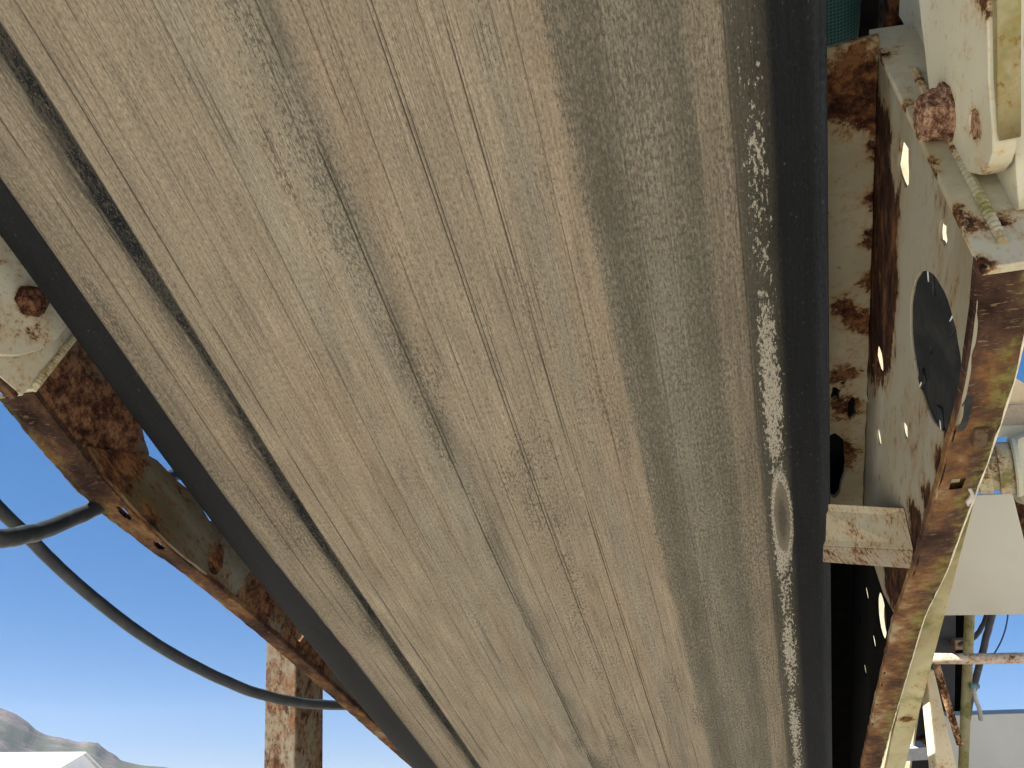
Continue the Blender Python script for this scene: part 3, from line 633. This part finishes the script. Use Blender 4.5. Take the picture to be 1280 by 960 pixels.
# ear on the left
le = thing('hinge_ear', 'cream hinge ear with brown bolt at left picture edge', 'hinge ear', (-.94, .42, -.02))
m_le = steel('left_ear_paint', (0.45, 0.43, 0.33), -.012, spots=[(-.93, .416, .031, .035, .2), (-.93, .39, -.03, .04, .12), (-.93, .46, -.0, .03, .1)], grime=.2)
plate('ear_plate', rough([(.25, -.11), (.40, -.12), (.474, -.075), (.486, -.050), (.486, -.028), (.478, .008), (.462, .040), (.443, .062), (.40, .085), (.28, .08)], .015, .0004), [], m_le, le, 'v', -.938, .016, .0015)
m_bd = steel('dark_bolt_rust', (0.05, 0.03, 0.02), .3, scale=1.8, rust=[(0.34, (0.012, 0.006, 0.005)), (0.43, (0.035, 0.015, 0.010)), (0.50, (0.07, 0.032, 0.018)), (0.58, (0.14, 0.07, 0.04))])
b2 = link('hex_bolt', bm_mesh(lathe_bm((-.930, .418, .030), (1, 0, 0), [(-.002, .0245), (.004, .0245), (.010, .0235), (.016, .022), (.020, .016)], 6, wob=.05)), m_bd, le)
plate('backing_plate', rough([(.25, -.11), (.508, -.11), (.512, .066), (.47, .072), (.25, .05)], .02, .0006), [], m_le, le, 'v', -.956, .014)
plate('bottom_edge', rough([(-.966, .28), (-.951, .28), (-.951, .508), (-.966, .508)], .02, .0008), [], m_lf, le, 'w', .072, .009)

# ------------------------------------------------------------------ support post left, under the conveyor
m_post = steel('post_paint', (0.125, 0.116, 0.09), .085, rust=[(0.34, (0.012, 0.006, 0.005)), (0.43, (0.035, 0.017, 0.011)), (0.50, (0.06, 0.03, 0.018)), (0.60, (0.12, 0.065, 0.035))], scale=.55, grime=.5, stretch=(1, 1, .6))
D = 2.3
pt = wpt(369, 790, D); pb = wpt(367, 960, D * .965)
ax = (pb - pt); k = -pb.z / ax.z; pb = pb + ax * k; ax.normalize()
post = thing('support_post', 'square rust-stained post standing under the left frame', 'post', tuple(pb), conv=False)
r = .120; fx = (pt - Vector((0, 0, CAM_H))); fx.z = 0; fx.normalize(); sx = Vector((fx.y, -fx.x, 0))
rot = math.radians(47); e1 = (sx * math.cos(rot) + fx * math.sin(rot)) * r / 2; e2 = (-sx * math.sin(rot) + fx * math.cos(rot)) * r / 2
pt2 = pt - ax * .12
bm = bmesh.new(); c_ = [-e1 - e2, e1 - e2, e1 + e2, -e1 + e2]
hexa(bm, [pb + q for q in c_] + [pt2 + q for q in c_]); link('tube', bm_mesh(bevel(bm, .008, 3)), m_post, post)
pbz = pb.copy(); box('foot_plate', (pbz.x - .13, pbz.y - .13, .004), (pbz.x + .13, pbz.y + .13, .02), m_post, post)

# ------------------------------------------------------------------ cables left
m_cab = rubber('cable_sheath', (0.016, 0.022, 0.026), .5, .12)
def cable(name, pix, r, label, cat='cable', mat=None, n=12, group=None):
    P = catmull([wpt(*q) for q in pix], 14); P = [p + Vector((nz(i * .21, r * 99, 1), nz(i * .21, r * 99, 5), nz(i * .21, r * 99, 9))) * r * .12 for i, p in enumerate(P)]; o = tube(name, P, r, mat or m_cab, None, n, lump=.012); return tag(o, label, cat, group)
cable('power_cable', [(-260, 700, .96), (-120, 690, .98), (-40, 678, 1.02), (0, 673, 1.05), (35, 668, 1.1), (70, 656, 1.18), (118, 636, 1.27), (170, 610, 1.35), (230, 590, 1.6)], .0135, 'thick black cable bending in from the left edge behind the rusty flange')
cable('power_cable', [(-120, 540, 1.3), (-50, 590, 1.34), (0, 637, 1.38), (45, 681, 1.44), (110, 742, 1.52), (200, 808, 1.62), (290, 855, 1.74), (360, 876, 1.86), (428, 882, 2.0), (500, 880, 2.2), (620, 870, 2.6)], .0118, 'long thin black cable sagging across the sky past the post')

# ------------------------------------------------------------------ machinery beyond the right frame
def slab(name, pix, depth, thick, mat, parent=None, tilt=(0, 0), bev=.003, **k):
    """flat plate of real thickness from its corners at a real distance; tilt = depth change per pixel"""
    cx = sum(p[0] for p in pix) / len(pix); cy = sum(p[1] for p in pix) / len(pix)
    q = [wpt(x, y, depth + tilt[0] * (x - cx) + tilt[1] * (y - cy)) for x, y in pix]
    nrm = (q[1] - q[0]).cross(q[2] - q[0]).normalized()
    if nrm.dot(q[0] - Vector((0, 0, CAM_H))) < 0: nrm = -nrm
    bm = bmesh.new(); A = [bm.verts.new(p) for p in q]; B = [bm.verts.new(p + nrm * thick) for p in q]; n = len(q)
    bm.faces.new(A); bm.faces.new(B[::-1])
    for i in range(n): bm.faces.new((A[i], A[(i + 1) % n], B[(i + 1) % n], B[i]))
    if bev: bevel(bm, bev)
    return link(name, bm_mesh(bm), mat, parent, **k)
m_hop = steel('hopper_paint', (0.60, 0.585, 0.49), -.22, grime=.3, scale=.35)
o = slab('hopper_plate', [(1150, 622), (1266, 617), (1284, 690), (1310, 768), (1140, 770)], 2.4, .02, m_hop, tilt=(-.0008, 0))
tag(o, 'big cream sheet-steel plate between the mossy chord and the railing pipe', 'steel plate')
o = slab('brown_plate', [(1262, 600), (1330, 590), (1330, 740), (1290, 740)], 2.55, .02, m_rust); tag(o, 'rust-brown plate peeking behind the big cream plate', 'steel plate')
# pivot boss
boss = thing('pivot_boss', 'dirty cream pivot boss with grime-filled grooves beside the flange', 'pivot', tuple(wpt(1235, 590, 1.75)), conv=False)
m_boss = steel('boss_paint', (0.50, 0.47, 0.33), .03, scale=1.2, grime=.6, moss=.3)
ca = wpt(1190, 588, 1.80); cb = wpt(1270, 584, 1.74); ax2 = (cb - ca); LN = ax2.length
R_ = .058
link('barrel', bm_mesh(lathe_bm(ca, ax2, [(0, R_), (LN * .28, R_), (LN * .30, R_ * .9), (LN * .38, R_ * .9), (LN * .40, R_ * .99), (LN * .60, R_ * .99), (LN * .62, R_ * .86), (LN * .70, R_ * .86), (LN * .72, R_ * 1.02), (LN * .90, R_ * 1.02), (LN * .94, R_ * .98)], 32, wob=.012)), m_boss, boss, smooth=False)
link('end_cap', bm_mesh(lathe_bm(ca + ax2 * .945, ax2, [(0, R_ * 1.12), (.004, R_ * 1.16), (.012, R_ * 1.12), (.014, R_ * .9)], 32)), m_cream, boss)
tag(slab('cream_bracket', [(1272, 548), (1340, 520), (1340, 640), (1284, 632), (1270, 600)], 1.9, .05, m_cream, bev=.012), 'rounded cream bracket cut by the right picture edge', 'bracket')
# cream beam
bt = thing('cream_beam', 'cream box beam with sunlit sloping top above the pivot boss', 'beam', tuple(wpt(1300, 510, 2.0)), conv=False)
slab('sloping_plate', [(1225, 500), (1252, 462), (1300, 490), (1400, 530), (1400, 512), (1225, 512)], 2.02, .02, steel('sunlit_cream', (0.60, 0.50, 0.33), -.08, grime=.3), bt)  # warmer, paler cream puts sunlight into this plate's colour
slab('upper_face', [(1215, 508), (1400, 500), (1400, 528), (1215, 533)], 2.0, .04, steel('beam_tan', (0.40, 0.34, 0.25), -.05, grime=.5), bt)
slab('lower_lip', [(1215, 533), (1400, 528), (1400, 540), (1215, 548)], 1.985, .05, m_cream, bt)
# handrail, pole, column
m_pipe = steel('pipe_paint', (0.52, 0.47, 0.38), .035, scale=1.0, grime=.4)
o = tube('railing_pipe', [wpt(1150, 823, 2.15), wpt(1220, 823.5, 2.15), wpt(1300, 822, 2.15), wpt(1420, 820, 2.15)], .0145, m_pipe, None, 14); tag(o, 'rust-speckled horizontal railing pipe below the big cream plate', 'pipe')
o = tube('olive_pole', [wpt(1216, 700, 2.75), wpt(1212, 770, 2.75), wpt(1207, 890, 2.75), wpt(1200, 1060, 2.75)], .0165, steel('pole_paint', (0.28, 0.265, 0.15), -.06, moss=.4, grime=.6), None, 12); tag(o, 'thin olive upright pole crossing behind the railing pipe', 'pole')
col = thing('dark_column', 'black channel column behind the olive pole', 'column', tuple(wpt(1190, 1100, 3.2)), conv=False)
slab('front_face', [(1130, 690), (1196, 690), (1192, 1000), (1120, 1000)], 3.1, .03, plain('column_grey', (.035, .036, .04), .6, .3, 8), col)
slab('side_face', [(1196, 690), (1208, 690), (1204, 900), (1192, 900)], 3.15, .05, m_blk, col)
slab('cross_tie', [(1194, 800), (1210, 800), (1210, 812), (1194, 813)], 3.05, .03, steel('tie', (.3, .22, .15), .05), col)
slab('cross_tie', [(1150, 925), (1164, 920), (1166, 938), (1150, 940)], 3.0, .03, m_rust, col)
# diagonal members
o = tube('diagonal_bar', [wpt(1166, 815, 2.3), wpt(1172, 836, 2.3), wpt(1187, 888, 2.3), wpt(1200, 930, 2.3)], .0105, steel('bar_rust', (.4, .3, .2), .12), None, 10); tag(o, 'slim rusty diagonal bar running down from the railing pipe', 'bar')
o = slab('diagonal_brace', [(1158, 838), (1168, 838), (1200, 975), (1172, 975)], 2.38, .05, steel('brace_paint', (0.60, 0.53, 0.36), -.03, grime=.3), bev=.005); tag(o, 'cream yellow diagonal brace beside the mossy chord, lower right', 'brace')
o = slab('white_tank_wall', [(1176, 895), (1300, 891), (1420, 888), (1420, 1050), (1180, 1050)], 3.0, .04, steel('tank_paint', (0.52, 0.535, 0.51), -.22, grime=.2, scale=.4)); tag(o, 'off-white tank wall at the lower right corner', 'tank')
o = slab('grey_channel', [(1128, 936), (1160, 934), (1164, 950), (1128, 952)], 2.6, .05, plain('galvanised', (.32, .33, .34), .4, .2)); tag(o, 'short grey channel piece low beside the mossy chord', 'channel')
# hoses and wire
m_hose = rubber('hose_grey', (0.05, 0.055, 0.06), .5, .4)
cable('hydraulic_hose', [(1250, 720, 2.9), (1240, 768, 2.9), (1232, 800, 2.9), (1222, 840, 2.9), (1212, 880, 2.9), (1208, 905, 2.9)], .0125, 'wider grey hose hanging to the right of the olive pole', 'hose', m_hose, 10)
cable('hydraulic_hose', [(1243, 720, 2.95), (1234, 766, 2.95), (1226, 786, 2.95), (1216, 798, 2.95), (1200, 806, 3.0)], .009, 'narrower dark hose curving in behind the olive pole', 'hose', m_hose, 10)
cable('blue_wire', [(1262, 720, 3.0), (1260, 768, 3.0), (1254, 795, 3.0), (1244, 815, 3.0), (1232, 830, 3.0)], .003, 'thin blue wire against the sky under the big cream plate', 'wire', plain('blue_sheath', (.03, .08, .2), .5), 8)
tp = thing('tap_fitting', 'small teal tap fitting below the railing pipe', 'fitting', tuple(wpt(1218, 862, 2.8)), conv=False)
tube('handle', [wpt(1213, 858, 2.72), wpt(1218, 857, 2.72), wpt(1223, 858, 2.72)], .009, plain('teal_paint', (.12, .25, .24), .5), tp, 10)
tube('spout', catmull([wpt(1217, 858, 2.72), wpt(1219, 872, 2.72), wpt(1224, 886, 2.72), wpt(1226, 900, 2.72)], 5), .0075, plain('spout_metal', (.35, .35, .34), .35), tp, 10)

# ------------------------------------------------------------------ thin haze in the air
hg = bpy.data.materials.new('haze'); hg.use_nodes = True; hn = hg.node_tree.nodes; hn.remove(hn['Principled BSDF'])
pv = hn.new('ShaderNodeVolumePrincipled'); pv.inputs['Color'].default_value = (0.72, 0.82, 1.0, 1); pv.inputs['Density'].default_value = 0.00004; pv.inputs['Anisotropy'].default_value = 0.2
hg.node_tree.links.new(pv.outputs[0], hn['Material Output'].inputs['Volume'])
o = link('haze', bm_mesh(box_bm((-4400, -4400, -4), (4400, 4400, 430))), hg); o['kind'] = 'stuff'
